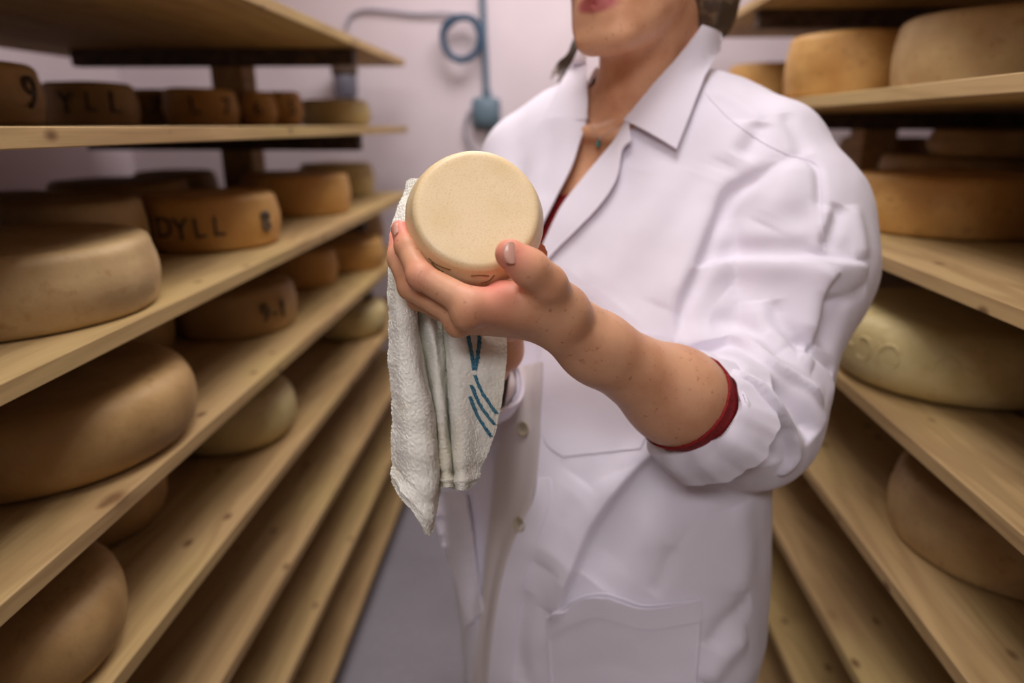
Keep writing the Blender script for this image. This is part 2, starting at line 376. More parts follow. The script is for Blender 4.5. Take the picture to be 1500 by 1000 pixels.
def nets(f, lo, hi, h):
    """naive surface nets with a coarse pass first"""
    lo = np.asarray(lo, float); C = 4; n = (np.ceil((np.asarray(hi)-lo)/(h*C)).astype(int)+1)
    def grid(n, s): return np.stack(np.meshgrid(*[lo[i]+np.arange(n[i])*s for i in range(3)], indexing='ij'), -1).astype(np.float32)
    G = grid(n, h*C); c = f(G.reshape(-1, 3)).reshape(n)
    nf = n*C
    F = np.repeat(np.repeat(np.repeat(c, C, 0), C, 1), C, 2)
    off = C/2*h
    # each fine sample takes the coarse corner below it; refine where any of the cell's corners is near
    m = np.abs(c); mm = m.copy()
    for ax in range(3):
        r = np.roll(mm, -1, ax); mm = np.minimum(mm, r)
    need = np.repeat(np.repeat(np.repeat(mm < h*C*1.9, C, 0), C, 1), C, 2)
    idx = np.argwhere(need); P = (lo+idx*h).astype(np.float32)
    val = np.empty(len(P), np.float32)
    for s in range(0, len(P), 400000): val[s:s+400000] = f(P[s:s+400000])
    F[need] = val
    S = F < 0; N = np.array(F.shape)
    cells = np.zeros(N-1, np.int8)
    corners = [(i, j, k) for i in (0, 1) for j in (0, 1) for k in (0, 1)]
    cnt = sum(S[i:N[0]-1+i, j:N[1]-1+j, k:N[2]-1+k].astype(np.int8) for i, j, k in corners)
    act = np.argwhere((cnt > 0) & (cnt < 8))
    vid = -np.ones(N-1, int); vid[tuple(act.T)] = np.arange(len(act))
    acc = np.zeros((len(act), 3)); num = np.zeros(len(act))
    for a in corners:
        for ax in range(3):
            if a[ax]: continue
            b = list(a); b[ax] = 1
            fa = F[act[:, 0]+a[0], act[:, 1]+a[1], act[:, 2]+a[2]]; fb = F[act[:, 0]+b[0], act[:, 1]+b[1], act[:, 2]+b[2]]
            cr = (fa < 0) != (fb < 0); t = np.where(cr, fa/(fa-fb+1e-12), 0)
            q = np.tile(np.array(a, float), (len(act), 1)); q[:, ax] += t
            acc[cr] += q[cr]; num[cr] += 1
    V = lo+(act+acc/np.maximum(num, 1)[:, None])*h
    Q = []
    for ax in range(3):
        o1, o2 = [(1, 2), (2, 0), (0, 1)][ax]
        sl0 = [slice(1, -1)]*3; sl1 = [slice(1, -1)]*3
        sl0[ax] = slice(0, -1); sl1[ax] = slice(1, None)
        A = S[tuple(sl0)]; B = S[tuple(sl1)]
        e = np.argwhere(A != B); base = e.copy()
        for k in range(3):
            if k != ax: base[:, k] += 1
        ain = A[tuple(e.T)]
        def g(d1, d2):
            c = base.copy(); c[:, o1] += d1; c[:, o2] += d2; return vid[c[:, 0], c[:, 1], c[:, 2]]
        q = np.stack([g(-1, -1), g(0, -1), g(0, 0), g(-1, 0)], 1)
        q[~ain] = q[~ain][:, ::-1]
        Q.append(q)
    Q = np.concatenate(Q); Q = Q[(Q >= 0).all(1)]
    return V, Q
def relax(V, Q, it=3, lam=0.5):
    E = np.concatenate([Q[:, [0, 1]], Q[:, [1, 2]], Q[:, [2, 3]], Q[:, [3, 0]]]); n = len(V)
    for k in range(it):
        s = np.zeros((n, 3)); c = np.zeros(n)
        for ax in range(3):
            s[:, ax] = np.bincount(E[:, 0], V[E[:, 1], ax], n)+np.bincount(E[:, 1], V[E[:, 0], ax], n)
        c = np.bincount(E[:, 0], None, n)+np.bincount(E[:, 1], None, n)
        V = V+lam*(s/np.maximum(c, 1)[:, None]-V)
    return V
def subdivided(V, Q, lev=1):
    me = mesh_np('tmp', V, Q); o = bpy.data.objects.new('tmp', me); COL.objects.link(o)
    md = o.modifiers.new('s', 'SUBSURF'); md.levels = md.render_levels = lev
    dg = bpy.context.evaluated_depsgraph_get(); m2 = bpy.data.meshes.new_from_object(o.evaluated_get(dg))
    bpy.data.objects.remove(o); bpy.data.meshes.remove(me)
    n = len(m2.vertices); v = np.empty(n*3); m2.vertices.foreach_get('co', v)
    q = np.empty(len(m2.loops), int); m2.loops.foreach_get('vertex_index', q); bpy.data.meshes.remove(m2)
    return v.reshape(-1, 3), q.reshape(-1, 4)
def normals(V, Q):
    a = V[Q[:, 2]]-V[Q[:, 0]]; b = V[Q[:, 3]]-V[Q[:, 1]]; fn = np.cross(a, b); N = np.zeros_like(V)
    for k in range(4):
        for ax in range(3): N[:, ax] += np.bincount(Q[:, k], fn[:, ax], len(V))
    return N/np.maximum(np.linalg.norm(N, axis=1), 1e-12)[:, None]
def caster(V, Q):
    return BVHTree.FromPolygons([tuple(v) for v in V], [tuple(int(x) for x in q) for q in Q])
def cast(bvh, u, v, default=None):
    d = px(u, v, 1.0)-CAMP; L = np.linalg.norm(d)
    hit, n, i, dist = bvh.ray_cast(Vector(CAMP), Vector(d/L))
    if hit is None: return None, None
    n = np.array(n); return np.array(hit), (n if n@d < 0 else -n)
def strokes(V, Q, bvh, S):
    """push folds into cloth along lines: (points, height, width, kind, side)"""
    N = normals(V, Q); U, W, D = proj(V); out = V.copy()
    for (pts, amp, wid, kind) in S:
        pp = catmull([(a, b) for a, b in pts], max(8, 4*len(pts)))
        P3 = [cast(bvh, a, b)[0] for a, b in pp]; ok = [i for i, q in enumerate(P3) if q is not None]
        if len(ok) < 2: continue
        P3 = np.array([P3[i] for i in ok]); pp = np.array([pp[i] for i in ok])
        lo = P3.min(0)-4*wid; hi = P3.max(0)+4*wid
        ix = np.where(((V > lo) & (V < hi)).all(1) & ((N@Fw) < 0.35))[0]
        if not len(ix): continue
        v = V[ix]; best = np.full(len(ix), 9.0); par = np.zeros(len(ix)); sg = np.zeros(len(ix))
        for i in range(len(P3)-1):
            a, b = P3[i], P3[i+1]; ab = b-a; t = np.clip((v-a)@ab/(ab@ab+1e-12), 0, 1)
            d = np.linalg.norm(v-a-t[:, None]*ab, axis=1)
            s = (pp[i+1][0]-pp[i][0])*(W[ix]-pp[i][1])-(pp[i+1][1]-pp[i][1])*(U[ix]-pp[i][0])
            m = d < best; best[m] = d[m]; par[m] = (i+t[m])/(len(P3)-1); sg[m] = np.sign(s[m])
        taper = np.clip(np.minimum(par, 1-par)*5, 0, 1)**.7
        if kind == 'g': h = np.exp(-(best/wid)**2)
        elif kind == 'r': h = np.where(sg > 0, np.exp(-(best/wid)**2), np.exp(-(best/(wid*.22))**2))   # steep on the left of travel
        elif kind == 'l': h = np.where(sg < 0, np.exp(-(best/wid)**2), np.exp(-(best/(wid*.22))**2))
        out[ix] += N[ix]*(amp*h*taper)[:, None]
    return out

FA = math.radians(33)
Ffd = np.array([-math.sin(FA), -math.cos(FA), 0]); Lat = np.array([math.cos(FA), -math.sin(FA), 0])   # facing, and towards her left
TROWS = [  # v, u, depth, half width, half depth of the coat body
    (150, 930, 1.00, .150, .085), (230, 925, .995, .172, .100), (320, 915, .98, .185, .112), (450, 905, .965, .198, .122), (600, 892, .965, .226, .128),
    (740, 878, .98, .240, .140), (860, 876, .995, .240, .145), (1000, 870, 1.02, .214, .148), (1110, 868, 1.075, .222, .150)]
TR = np.array([[*px(u, v, D), a, b] for v, u, D, a, b in TROWS]); TR = TR[np.argsort(TR[:, 2])]
HEM = TR[0, 2]
def torso(p, inset=0.0, ztop=None):
    z = p[:, 2]; zz = np.clip(z, TR[0, 2], TR[-1, 2])
    cx, cy, a, b = [np.interp(zz, TR[:, 2], TR[:, k]).astype(np.float32) for k in (0, 1, 3, 4)]
    dx = p[:, 0]-cx; dy = p[:, 1]-cy
    s = (dx*Lat[0]+dy*Lat[1]); t = (dx*Ffd[0]+dy*Ffd[1])
    a = a-inset; b = b-inset
    e = 2.4; k = (np.abs(s/a)**e+np.abs(t/b)**e)**(1/e)
    r = np.sqrt(s*s+t*t)+1e-6; d = np.where(k > 1e-3, r*(1-1/np.maximum(k, 1e-3)), -b)*0.86
    return smax(d, np.maximum(z-TR[-1, 2], HEM-z), .05)
# joints of the near (her left) arm and of the far arm
Wr, Elb = px(824, 476, .60), px(1110, 648, .80)
ShL, ShR = px(1108, 247, .93), px(776, 238, 1.10)
CuffC = px(1015, 593, .722); CuffN = (Wr-Elb)/np.linalg.norm(Wr-Elb)
ElbR, WrR = px(664, 600, .96), px(736, 514, .765)
CufR = px(718, 556, .825)
def coat_f(p):
    d = torso(p)
    sh = smin(cone(p, px(985, 172, 1.0), ShL, .082, .098), cone(p, px(885, 172, 1.04), ShR, .075, .078), .03)
    d = smin(d, sh, .05)
    # near sleeve
    s = cone(p, ShL, px(1152, 330, .905), .092, .101)
    s = smin(s, cone(p, px(1152, 330, .905), px(1158, 398, .895), .101, .101), .03)
    s = smin(s, cone(p, px(1158, 398, .895), px(1112, 560, .865), .098, .078), .03)
    s = smin(s, cone(p, px(1112, 560, .865), px(1104, 610, .82), .080, .074), .03)
    s = smin(s, cone(p, px(1106, 602, .82), px(1012, 592, .715), .076, .053), .03)
    s = smin(s, cone(p, px(1100, 640, .80), px(1050, 612, .745), .064, .056), .02)
    s = smax(s, (p-CuffC.astype(np.float32))@CuffN.astype(np.float32), .004)
    d = smin(d, s, .012)
    # far sleeve
    r = smin(cone(p, ShR, ElbR, .076, .055), cone(p, ElbR, CufR, .055, .042), .03)
    r = smax(r, (p-CufR.astype(np.float32))@((WrR-ElbR)/np.linalg.norm(WrR-ElbR)).astype(np.float32), .004)
    return smin(d, r, .015)
lo = (-.45, .35, HEM-.03); hi = (.55, 1.25, 1.62)
cV, cQ = nets(coat_f, lo, hi, .0052)
cV = relax(cV, cQ, 3)
cV, cQ = subdivided(cV, cQ, 1)
M['cloth'] = mat('white_cotton', (238, 232, 242), 0.85, bump=(900, .15, .0004), spec=.15, sheen=.2)
M['skin'] = mat('skin', (226, 172, 134), 0.48, noise=[(26, (212, 152, 114), .42, .68), (170, (178, 118, 82), .62, .78)], bump=(420, .25, .0006), sub=.12, spec=.35)

def part_np(name, V, Q, m, parent, sm=True):
    o = obj(name, mesh_np(name, V, Q, sm), m); o.parent = parent; return o
# ------------------------------------------------------------------ body: head, neck, chest (under the coat), legs, arms and hands
HA = math.radians(30); hf = np.array([-math.sin(HA), -math.cos(HA), -.06]); hf /= np.linalg.norm(hf)
hx = np.cross(np.array([0, 0, 1.]), -hf); hx /= np.linalg.norm(hx)
if hx@Lat < 0: hx = -hx
roll = math.radians(-4); hz = np.cross(hx, hf); hz = hz if hz[2] > 0 else -hz
hx, hz = hx*math.cos(roll)-hz*math.sin(roll), hz*math.cos(roll)+hx*math.sin(roll)
HB = np.stack([hx, hf, hz])
HO = px(873, 6, .805)-HB.T@np.array([0, .098, -.068])
def hp(x, y, z): return HO+HB.T@np.array([x, y, z])
def head_f(p):
    q = ((p-HO.astype(np.float32))@HB.T.astype(np.float32))
    d = ell(q, (0, -.012, .035), (.074, .094, .090))
    d = smin(d, ell(q, (0, .030, -.025), (.062, .066, .085)), .03)
    for s in (-1, 1):
        d = smin(d, cone(q, (s*.057, .000, -.058), (s*.020, .076, -.104), .021, .019), .03)     # jaw
        d = smin(d, ell(q, (s*.038, .062, -.022), (.022, .022, .018)), .02)      # cheek
        d = smin(d, ell(q, (s*.030, .084, .022), (.026, .007, .006)), .014)      # brow
        d = smax(d, -ell(q, (s*.031, .098, .002), (.017, .012, .010)), .008)
        d = smin(d, ell(q, (s*.031, .080, .001), (.0135, .013, .0115)), .003)    # eye ball and lids
        e = smax(ell(q, (s*.076, -.008, -.012), (.008, .019, .030)), -ell(q, (s*.086, -.004, -.010), (.007, .012, .020)), .004)
        d = smin(d, e, .006)
        d = smin(d, ball(q, (s*.0095, .104, -.037), .0075), .005)
    d = smin(d, ell(q, (0, .030, -.096), (.046, .052, .020)), .025)   # under the chin
    d = smin(d, ell(q, (0, .066, -.070), (.034, .036, .030)), .02)   # muzzle
    d = smin(d, cone(q, (0, .094, .006), (0, .112, -.034), .007, .0095), .010)   # nose
    d = smin(d, ell(q, (0, .081, -.103), (.018, .014, .014)), .014)  # chin
    for (z, r, y) in ((-.0625, .0045, .0985), (-.0735, .0055, .0975)):
        for s in (-1, 1): d = smin(d, cone(q, (0, y+.001, z), (s*.022, y-.012, -.068), r, .002), .004)
    m = cone(q, (-.02, .094, -.068), (.02, .094, -.068), .0012, .0012); m = np.minimum(m, cone(q, (0, .106, -.068), (0, .098, -.068), .0012, .0012))
    return smax(d, -m, .003)
def body_f(p):
    d = torso(p, .017)
    sh = smin(cone(p, px(985, 185, 1.0), ShL, .066, .070), cone(p, px(880, 182, 1.04), ShR, .062, .060), .03)
    d = smin(d, sh, .05)
    neck = cone(p, px(935, 205, .98), px(942, 20, .905), .061, .057)
    neck = smin(neck, cone(p, px(985, 185, 1.01), px(984, 25, .925), .05, .034), .03)
    d = smin(d, neck, .035)
    d = smin(d, cone(p, px(905, 190, .925), px(965, 120, .985), .012, .010), .014)    # neck muscle
    d = smin(d, cone(p, px(905, 196, .920), px(1010, 190, .935), .010, .012), .02)      # collar bones
    d = smin(d, cone(p, px(880, 196, .925), px(830, 190, .97), .009, .010), .02)
    d = smin(d, head_f(p), .018)
    d = smin(d, cone(p, ShL+[.02, .03, -.02], Elb+[.03, .03, 0], .045, .036), .03)
    d = smin(d, cone(p, ShR, ElbR, .048, .038), .03)
    for s in (-1, 1):
        hipj = np.array([TR[1, 0], TR[1, 1]+.03, 0])+Lat*s*.085
        d = smin(d, chain(p, [hipj+[0, 0, .86], hipj+[0, 0, .50], hipj+[0, 0, .10]], [.078, .055, .038]), .03)
        d = smin(d, cone(p, hipj+[0, 0, .05]-Ffd*.02, hipj+[0, 0, .035]+Ffd*.15, .040, .032), .03)
    return d
bV, bQ = nets(body_f, (-.45, .45, -.01), (.55, 1.25, 1.80), .0065)
bV = relax(bV, bQ, 1, .4)
FLO, FHI = np.array([-.10, .58, 1.15]), np.array([.38, 1.15, 1.78])
hV, hQ = nets(body_f, FLO, FHI, .0031)
# the near hand, seen from its thumb side, cupped under the wheel
CH_C = px(697, 312, .575); CH_N = None
hand = {
 'index': ([px(690, 446, .556), px(616, 404, .560), px(596, 362, .575), px(586, 336, .583)], [.0135, .0112, .0098, .0082]),
 'middle': ([px(676, 462, .580), px(602, 420, .586), px(583, 378, .600), px(577, 350, .606)], [.0135, .0110, .0098, .0080]),
 'ring': ([px(680, 466, .604), px(612, 436, .612), px(590, 396, .622), px(585, 366, .630)], [.0130, .0105, .0092, .0078]),
 'little': ([px(700, 464, .626), px(642, 448, .636), px(618, 420, .640), px(610, 396, .644)], [.0120, .0092, .0082, .0070]),
 'thumb': ([px(828, 456, .592), px(801, 416, .556), px(776, 393, .540), px(747, 372, .534)], [.0175, .0148, .0136, .0122])}
def arm_f(p):
    d = cone(p, Wr, px(873, 508, .635), .0240, .0300)
    d = smin(d, cone(p, Wr+np.array([0, .010, -.003]), px(873, 510, .645), .0225, .029), .015)
    d = smin(d, cone(p, px(873, 508, .635), px(988, 579, .705), .0300, .0465), .02)
    d = smin(d, cone(p, px(988, 579, .705), Elb, .0465, .046), .03)
    palm = [px(820, 456, .585), px(820, 464, .612)]
    roots = [hand[k][0][0] for k in ('index', 'middle', 'ring', 'little')]
    for i, r in enumerate(roots):
        w = palm[0]*(1-i/3)+palm[1]*(i/3)
        d = smin(d, cone(p, w, r, .0205, .0150), .014)
    d = smin(d, cone(p, px(815, 448, .585), px(730, 440, .580), .017, .012), .012)
    d = smin(d, cone(p, px(826, 456, .590), px(792, 430, .570), .018, .0145), .014)
    d = smin(d, cone(p, px(800, 440, .575), px(738, 430, .572), .014, .010), .012)
    d = smin(d, cone(p, px(842, 456, .590), px(884, 488, .612), .0055, .0035), .008)
    d = smin(d, cone(p, px(905, 524, .622), px(950, 508, .652), .0022, .0018), .006)   # ball of the thumb
    for k, (pts, rs) in hand.items():
        f = chain(p, pts, rs, .012 if k == 'thumb' else .004)
        if k == 'thumb': d = smin(d, f, .008); continue
        # slight bulge at the knuckles
        for j in (1, 2): f = smin(f, ball(p, pts[j], rs[j]*1.06), .003)
        d = smin(d, f, .0045)
    d = smin(d, ball(p, px(683, 462, .556), .0125), .008); d = smin(d, ball(p, px(670, 476, .582), .011), .008)
    d = smin(d, ball(p, px(862, 462, .612), .008), .014)      # wrist bone
    return d
aV, aQ = nets(arm_f, np.array([px(560, 400, .58)[0], px(700, 430, .60)[1]-.10, Elb[2]-.06]), np.array([Elb[0]+.01, Elb[1]+.04, px(700, 300, .56)[2]]), .0021)
aV = relax(aV, aQ, 1, .35)
# the far hand, holding towel and wheel from behind
rh = {'index': ([px(768, 432, .690), px(780, 396, .672), px(788, 372, .655), px(790, 361, .648)], [.0115, .0105, .0092, .0082]),
 'middle': ([px(752, 425, .695), px(756, 378, .690), px(752, 345, .682), px(748, 322, .676)], [.0115, .0105, .0095, .0082]),
 'ring': ([px(734, 424, .70), px(730, 380, .698), px(722, 350, .69), px(716, 330, .682)], [.011, .010, .009, .0078]),
 'little': ([px(718, 430, .70), px(706, 396, .70), px(698, 374, .69), px(692, 358, .685)], [.0105, .009, .0082, .007]),
 'thumb': ([px(740, 480, .715), px(712, 455, .70), px(694, 436, .69), px(682, 420, .682)], [.015, .0125, .011, .009])}
def farm_f(p):
    d = cone(p, WrR, ElbR, .0215, .038)
    for k in ('index', 'middle', 'ring', 'little'): d = smin(d, cone(p, WrR, rh[k][0][0], .0175, .013), .012)
    for k, (pts, rs) in rh.items(): d = smin(d, chain(p, pts, rs, .004), .005)
    return d
fV, fQ = nets(farm_f, np.minimum(ElbR, WrR)-.07, np.maximum(np.maximum(ElbR, WrR), px(748, 300, .68))+.06, .003)
def join(*parts):
    V = np.concatenate([p[0] for p in parts]); off = 0; Q = []
    for v, q in parts: Q.append(q+off); off += len(v)
    return V, np.concatenate(Q)
def drop(V, Q, mask):
    """delete faces with every corner in mask"""
    keep = ~(mask[Q].all(1) if len(mask) == len(V) else mask); Q = Q[keep]; u = np.unique(Q); m = -np.ones(len(V), int); m[u] = np.arange(len(u)); return V[u], m[Q]
inn = ((bV > FLO+.012) & (bV < FHI-.02)).all(1)
bV2, bQ2 = drop(bV, bQ, inn)
sV, sQ = join((bV2, bQ2), (hV, hQ), (aV, aQ), (fV, fQ))
def tint(me, V, pts, lips=False):
    """skin tones of its own: pink finger tips, lips and nose"""
    w = np.zeros(len(V))
    for p, r in pts: w = np.maximum(w, np.exp(-(np.linalg.norm(V-p, axis=1)/r)**2))
    l = np.zeros(len(V))
    if lips:
        q = (V-HO)@HB.T; l = np.clip(1.3-np.hypot(q[:, 0]/.026, (q[:, 2]+.068)/.0095)*1.0, 0, .5)/.5*(q[:, 1] > .07)
    at = me.color_attributes.new('tone', 'FLOAT_COLOR', 'POINT'); c = np.zeros((len(V), 4), np.float32); c[:, 0] = w; c[:, 1] = l; c[:, 3] = 1; at.data.foreach_set('color', c.ravel())
nt = M['skin'].node_tree; bs = nt.nodes['Principled BSDF']; src = bs.inputs['Base Color'].links[0].from_socket
at_ = nt.nodes.new('ShaderNodeAttribute'); at_.attribute_name = 'tone'; se = nt.nodes.new('ShaderNodeSeparateColor'); nt.links.new(at_.outputs['Color'], se.inputs[0])
for ch_, c_ in ((0, (232, 140, 124)), (1, (178, 92, 88))):
    mx = nt.nodes.new('ShaderNodeMix'); mx.data_type = 'RGBA'; nt.links.new(se.outputs[ch_], mx.inputs[0]); nt.links.new(src, mx.inputs[6]); mx.inputs[7].default_value = (*lin(c_), 1); src = mx.outputs[2]
nt.links.new(src, bs.inputs['Base Color'])
person = obj('person', mesh_np('person', sV, sQ), M['skin'])
tint(person.data, sV, [(hp(0, .11, -.035), .015)]+[(v[0][3], .017) for v in list(hand.values())+list(rh.values())]+[(px(720, 425, .565), .022), (hand['index'][0][1], .011)], True)
tag(person, 'person in a white coat with sleeves rolled up, cupping a pale wheel in one hand', 'person')

# ------------------------------------------------------------------ held wheel
cn = -Fw*1.0 + Up*.22 + Rt*.13; cn = cn/np.linalg.norm(cn)
held = wheel(0, .6, 1.2, .0592, .046, 'held', 'rind_young', 'small pale wheel held in the hand in front of the white coat', None)
held.rotation_mode = 'QUATERNION'; held.rotation_quaternion = Vector(cn).to_track_quat('Z', 'Y')
held.location = Vector(px(699, 305, .566)-cn*.046)

# ------------------------------------------------------------------ lab coat: folds, opening, sleeve ends
bv0 = caster(cV, cQ)
FOLDS = [
 # near sleeve: armhole, sleeve head, elbow folds
 ([(1160, 226), (1112, 256), (1070, 286), (1050, 326), (1027, 392), (1003, 446), (996, 500)], -.010, .011, 'g'),
 ([(1150, 226), (1104, 250), (1060, 278), (1040, 322), (1016, 386), (992, 440), (984, 498)], .006, .020, 'r'),
 ([(1150, 229), (1172, 226), (1192, 238), (1201, 262), (1204, 330)], -.0045, .007, 'g'),
 ([(1165, 236), (1150, 280), (1120, 330)], .006, .024, 'g'),
 ([(1012, 396), (1068, 386), (1140, 384), (1215, 386), (1272, 392)], .011, .022, 'r'),
 ([(1030, 374), (1100, 366), (1180, 366), (1250, 368)], -.006, .015, 'g'),
 ([(1222, 396), (1204, 420), (1196, 458), (1186, 505)], .012, .022, 'r'),
 ([(1222, 430), (1214, 470), (1204, 510)], -.010, .016, 'g'),
 ([(1206, 449), (1240, 436), (1269, 422)], -.005, .009, 'g'),
 ([(1131, 440), (1137, 470), (1161, 496), (1192, 520)], -.009, .012, 'g'),
 ([(1118, 440), (1122, 475), (1146, 510), (1185, 540)], .008, .016, 'g'),
 ([(1232, 300), (1222, 330), (1209, 364)], -.007, .010, 'g'), ([(1214, 300), (1205, 335), (1195, 370)], .006, .012, 'g'),
 ([(1248, 300), (1258, 340), (1262, 380)], .005, .012, 'g'),
 ([(996, 510), (1032, 501), (1080, 503), (1118, 531), (1166, 561), (1204, 594)], .012, .018, 'l'),
 ([(1010, 522), (1060, 524), (1100, 548), (1130, 572)], -.010, .012, 'g'),
 ([(1075, 536), (1108, 566), (1130, 600), (1148, 630), (1156, 664), (1140, 696)], .015, .013, 'l'),
 ([(1132, 562), (1155, 580), (1178, 612), (1190, 640)], -.015, .011, 'g'),
 ([(1080, 556), (1112, 588), (1119, 622), (1098, 676)], -.008, .010, 'g'),
 ([(1142, 622), (1134, 650), (1128, 680)], -.011, .010, 'g'),
 ([(1060, 560), (1090, 600), (1092, 640), (1070, 680)], .007, .014, 'g'),
 ([(1165, 520), (1200, 545), (1218, 580)], .008, .016, 'g'),
 ([(1184, 510), (1205, 528), (1220, 550)], -.007, .009, 'g'),
 ([(1175, 560), (1190, 600), (1205, 625)], .006, .014, 'g'),
 ([(1060, 430), (1100, 470), (1150, 512)], .005, .024, 'g'),
 ([(1040, 470), (1080, 480), (1120, 500)], -.005, .014, 'g'),
 ([(1085, 300), (1130, 320), (1190, 318)], -.003, .018, 'g'), ([(1080, 350), (1130, 345), (1185, 350)], .003, .016, 'g'),
 # shoulder
 ([(1112, 178), (1105, 200), (1085, 232)], -.008, .014, 'g'), ([(1094, 176), (1086, 200), (1062, 240)], .005, .018, 'g'),
 ([(1150, 165), (1165, 195), (1180, 225)], -.004, .010, 'g'), ([(1040, 134), (1080, 150), (1115, 176)], .003, .010, 'g'),
 # chest
 ([(985, 240), (950, 310), (900, 380), (860, 440)], .004, .028, 'g'), ([(1030, 260), (990, 330), (950, 400), (910, 450)], -.004, .028, 'g'),
 ([(1060, 250), (1028, 320), (1000, 390), (970, 450)], .006, .028, 'g'), ([(940, 250), (900, 320), (840, 400)], -.003, .022, 'g'),
 # front overlap and skirt
 ([(800, 430), (798, 520), (795, 640), (783, 735), (750, 806), (729, 900), (717, 1000)], .009, .045, 'l'),
 ([(990, 640), (930, 687), (871, 764), (838, 841), (815, 905)], .013, .024, 'r'),
 ([(1010, 670), (950, 720), (905, 780), (865, 850)], -.009, .030, 'g'),
 ([(985, 800), (975, 840), (955, 870)], -.003, .010, 'g'), ([(905, 690), (940, 760), (990, 800)], .004, .03, 'g'),
 ([(720, 640), (712, 740), (700, 830), (690, 900)], -.008, .016, 'g'),
 ([(1100, 880), (1060, 915), (1040, 950)], -.006, .014, 'g'), ([(1095, 930), (1060, 960), (1035, 1000)], .006, .016, 'g'),
 ([(1080, 740), (1092, 800), (1085, 870)], .005, .020, 'g'),
 ([(770, 860), (760, 930), (765, 1000)], -.004, .016, 'g'), ([(850, 700), (820, 760), (800, 830)], .004, .024, 'g'),
 # far shoulder
 ([(850, 120), (800, 180), (765, 260)], .004, .022, 'g'), ([(815, 180), (805, 240), (800, 300)], -.003, .016, 'g')]
cV = strokes(cV, cQ, bv0, FOLDS)
cN = normals(cV, cQ)
# fine irregular drape everywhere
wob = np.array([pnoise(Vector(p*np.array([16, 16, 9])))*.0022+pnoise(Vector(p*np.array([45, 45, 30])+9))*.0007 for p in cV]); cV = cV+cN*wob[:, None]
def inside(poly, U, W):
    r = np.zeros(len(U), bool); j = len(poly)-1
    for i in range(len(poly)):
        xi, yi = poly[i]; xj, yj = poly[j]
        c = ((yi > W) != (yj > W)) & (U < (xj-xi)*(W-yi)/(yj-yi+1e-9)+xi); r ^= c; j = i
    return r
bvc0 = caster(cV, cQ)
U_, W_, D_ = proj(cV)
front = (cN@Fw) < .25
VHOLE = [(1024, 40), (975, 106), (934, 167), (897, 225), (862, 267), (832, 307), (800, 377), (786, 377), (784, 342), (812, 287), (832, 247), (844, 210), (852, 178), (856, 120), (846, 60)]
hole = inside(VHOLE, U_, W_) & front
nb, nt_ = px(938, 205, .985), px(952, 20, .935); ax_ = (nt_-nb)/np.linalg.norm(nt_-nb); rel = cV-nb
rad = np.linalg.norm(rel-np.outer(rel@ax_, ax_), axis=1)
hole |= (rad < .066) & (cV[:, 2] > nb[2]+.0)
s1 = (cV-CuffC)@CuffN; hole |= (s1 > -.003) & (np.linalg.norm(cV-CuffC, axis=1) < .085)
cn2 = (WrR-ElbR)/np.linalg.norm(WrR-ElbR); s2 = (cV-CufR)@cn2; hole |= (s2 > -.003) & (np.linalg.norm(cV-CufR, axis=1) < .07)
hole |= cV[:, 2] < HEM+.004
dV, dQ = drop(cV, cQ, hole)
coat = obj('lab_coat', mesh_np('lab_coat', dV, dQ), M['cloth']); coat.parent = person
md = coat.modifiers.new('thickness', 'SOLIDIFY'); md.thickness = .0016; md.offset = -1

# ------------------------------------------------------------------ cloth pieces laid on the coat
nkf = lambda p: smin(coat_f(p), smin(cone(p, nb, nt_+ax_*.03, .068, .068), cone(p, px(985, 185, 1.01), px(992, 20, .955), .058, .046), .03), .03)
kV, kQ = nets(nkf, nb-np.array([.2, .16, .13]), nb+np.array([.2, .2, .21]), .008)
bvk = caster(relax(kV, kQ, 2), kQ)
def sheet(A, B, nu, nv, off, thick, bvh, rnd=None, fall=None):
    """a thin cloth piece between two edge lines, following the surface below it"""
    A = catmull([(a, b) for a, b in A], nv); B = catmull([(a, b) for a, b in B], nv)
    G = np.full((nv, nu, 3), np.nan); NN = np.zeros((nv, nu, 3))
    for i in range(nv):
        for j in range(nu):
            q = A[i]+(B[i]-A[i])*j/(nu-1); h, n = cast(bvh, *q)
            if h is not None: G[i, j] = h; NN[i, j] = n
    for _ in range(nu+nv):      # fill gaps from neighbours, on the same lines of sight
        bad = np.isnan(G[..., 0])
        if not bad.any(): break
        for i, j in np.argwhere(bad):
            for di, dj in ((0, 1), (0, -1), (1, 0), (-1, 0)):
                a, b = i+di, j+dj
                if 0 <= a < nv and 0 <= b < nu and not np.isnan(G[a, b, 0]):
                    q = A[i]+(B[i]-A[i])*j/(nu-1); G[i, j] = px(q[0], q[1], proj(G[a, b])[2]); NN[i, j] = NN[a, b]; break
    Gs = G.copy()
    for _ in range(3):
        Gs[1:-1, 1:-1] = .5*Gs[1:-1, 1:-1]+.125*(Gs[2:, 1:-1]+Gs[:-2, 1:-1]+Gs[1:-1, 2:]+Gs[1:-1, :-2])
    o = np.full((nv, nu), off) if not callable(off) else np.array([[off(i/(nv-1), j/(nu-1)) for j in range(nu)] for i in range(nv)])
    T = Gs+NN*(o+thick)[..., None]; Bm = Gs+NN*o[..., None]
    V = np.concatenate([T.reshape(-1, 3), Bm.reshape(-1, 3)]); n = nv*nu; F = []
    for i in range(nv-1):
        for j in range(nu-1):
            a = i*nu+j; F.append([a, a+1, a+nu+1, a+nu]); F.append([n+a+nu, n+a+nu+1, n+a+1, n+a])
    edge = [j for j in range(nu)]+[i*nu+nu-1 for i in range(1, nv)]+[(nv-1)*nu+j for j in range(nu-2, -1, -1)]+[i*nu for i in range(nv-2, 0, -1)]
    for k in range(len(edge)):
        a, b = edge[k], edge[(k+1) % len(edge)]; F.append([a, n+a, n+b, b])
    return V, F
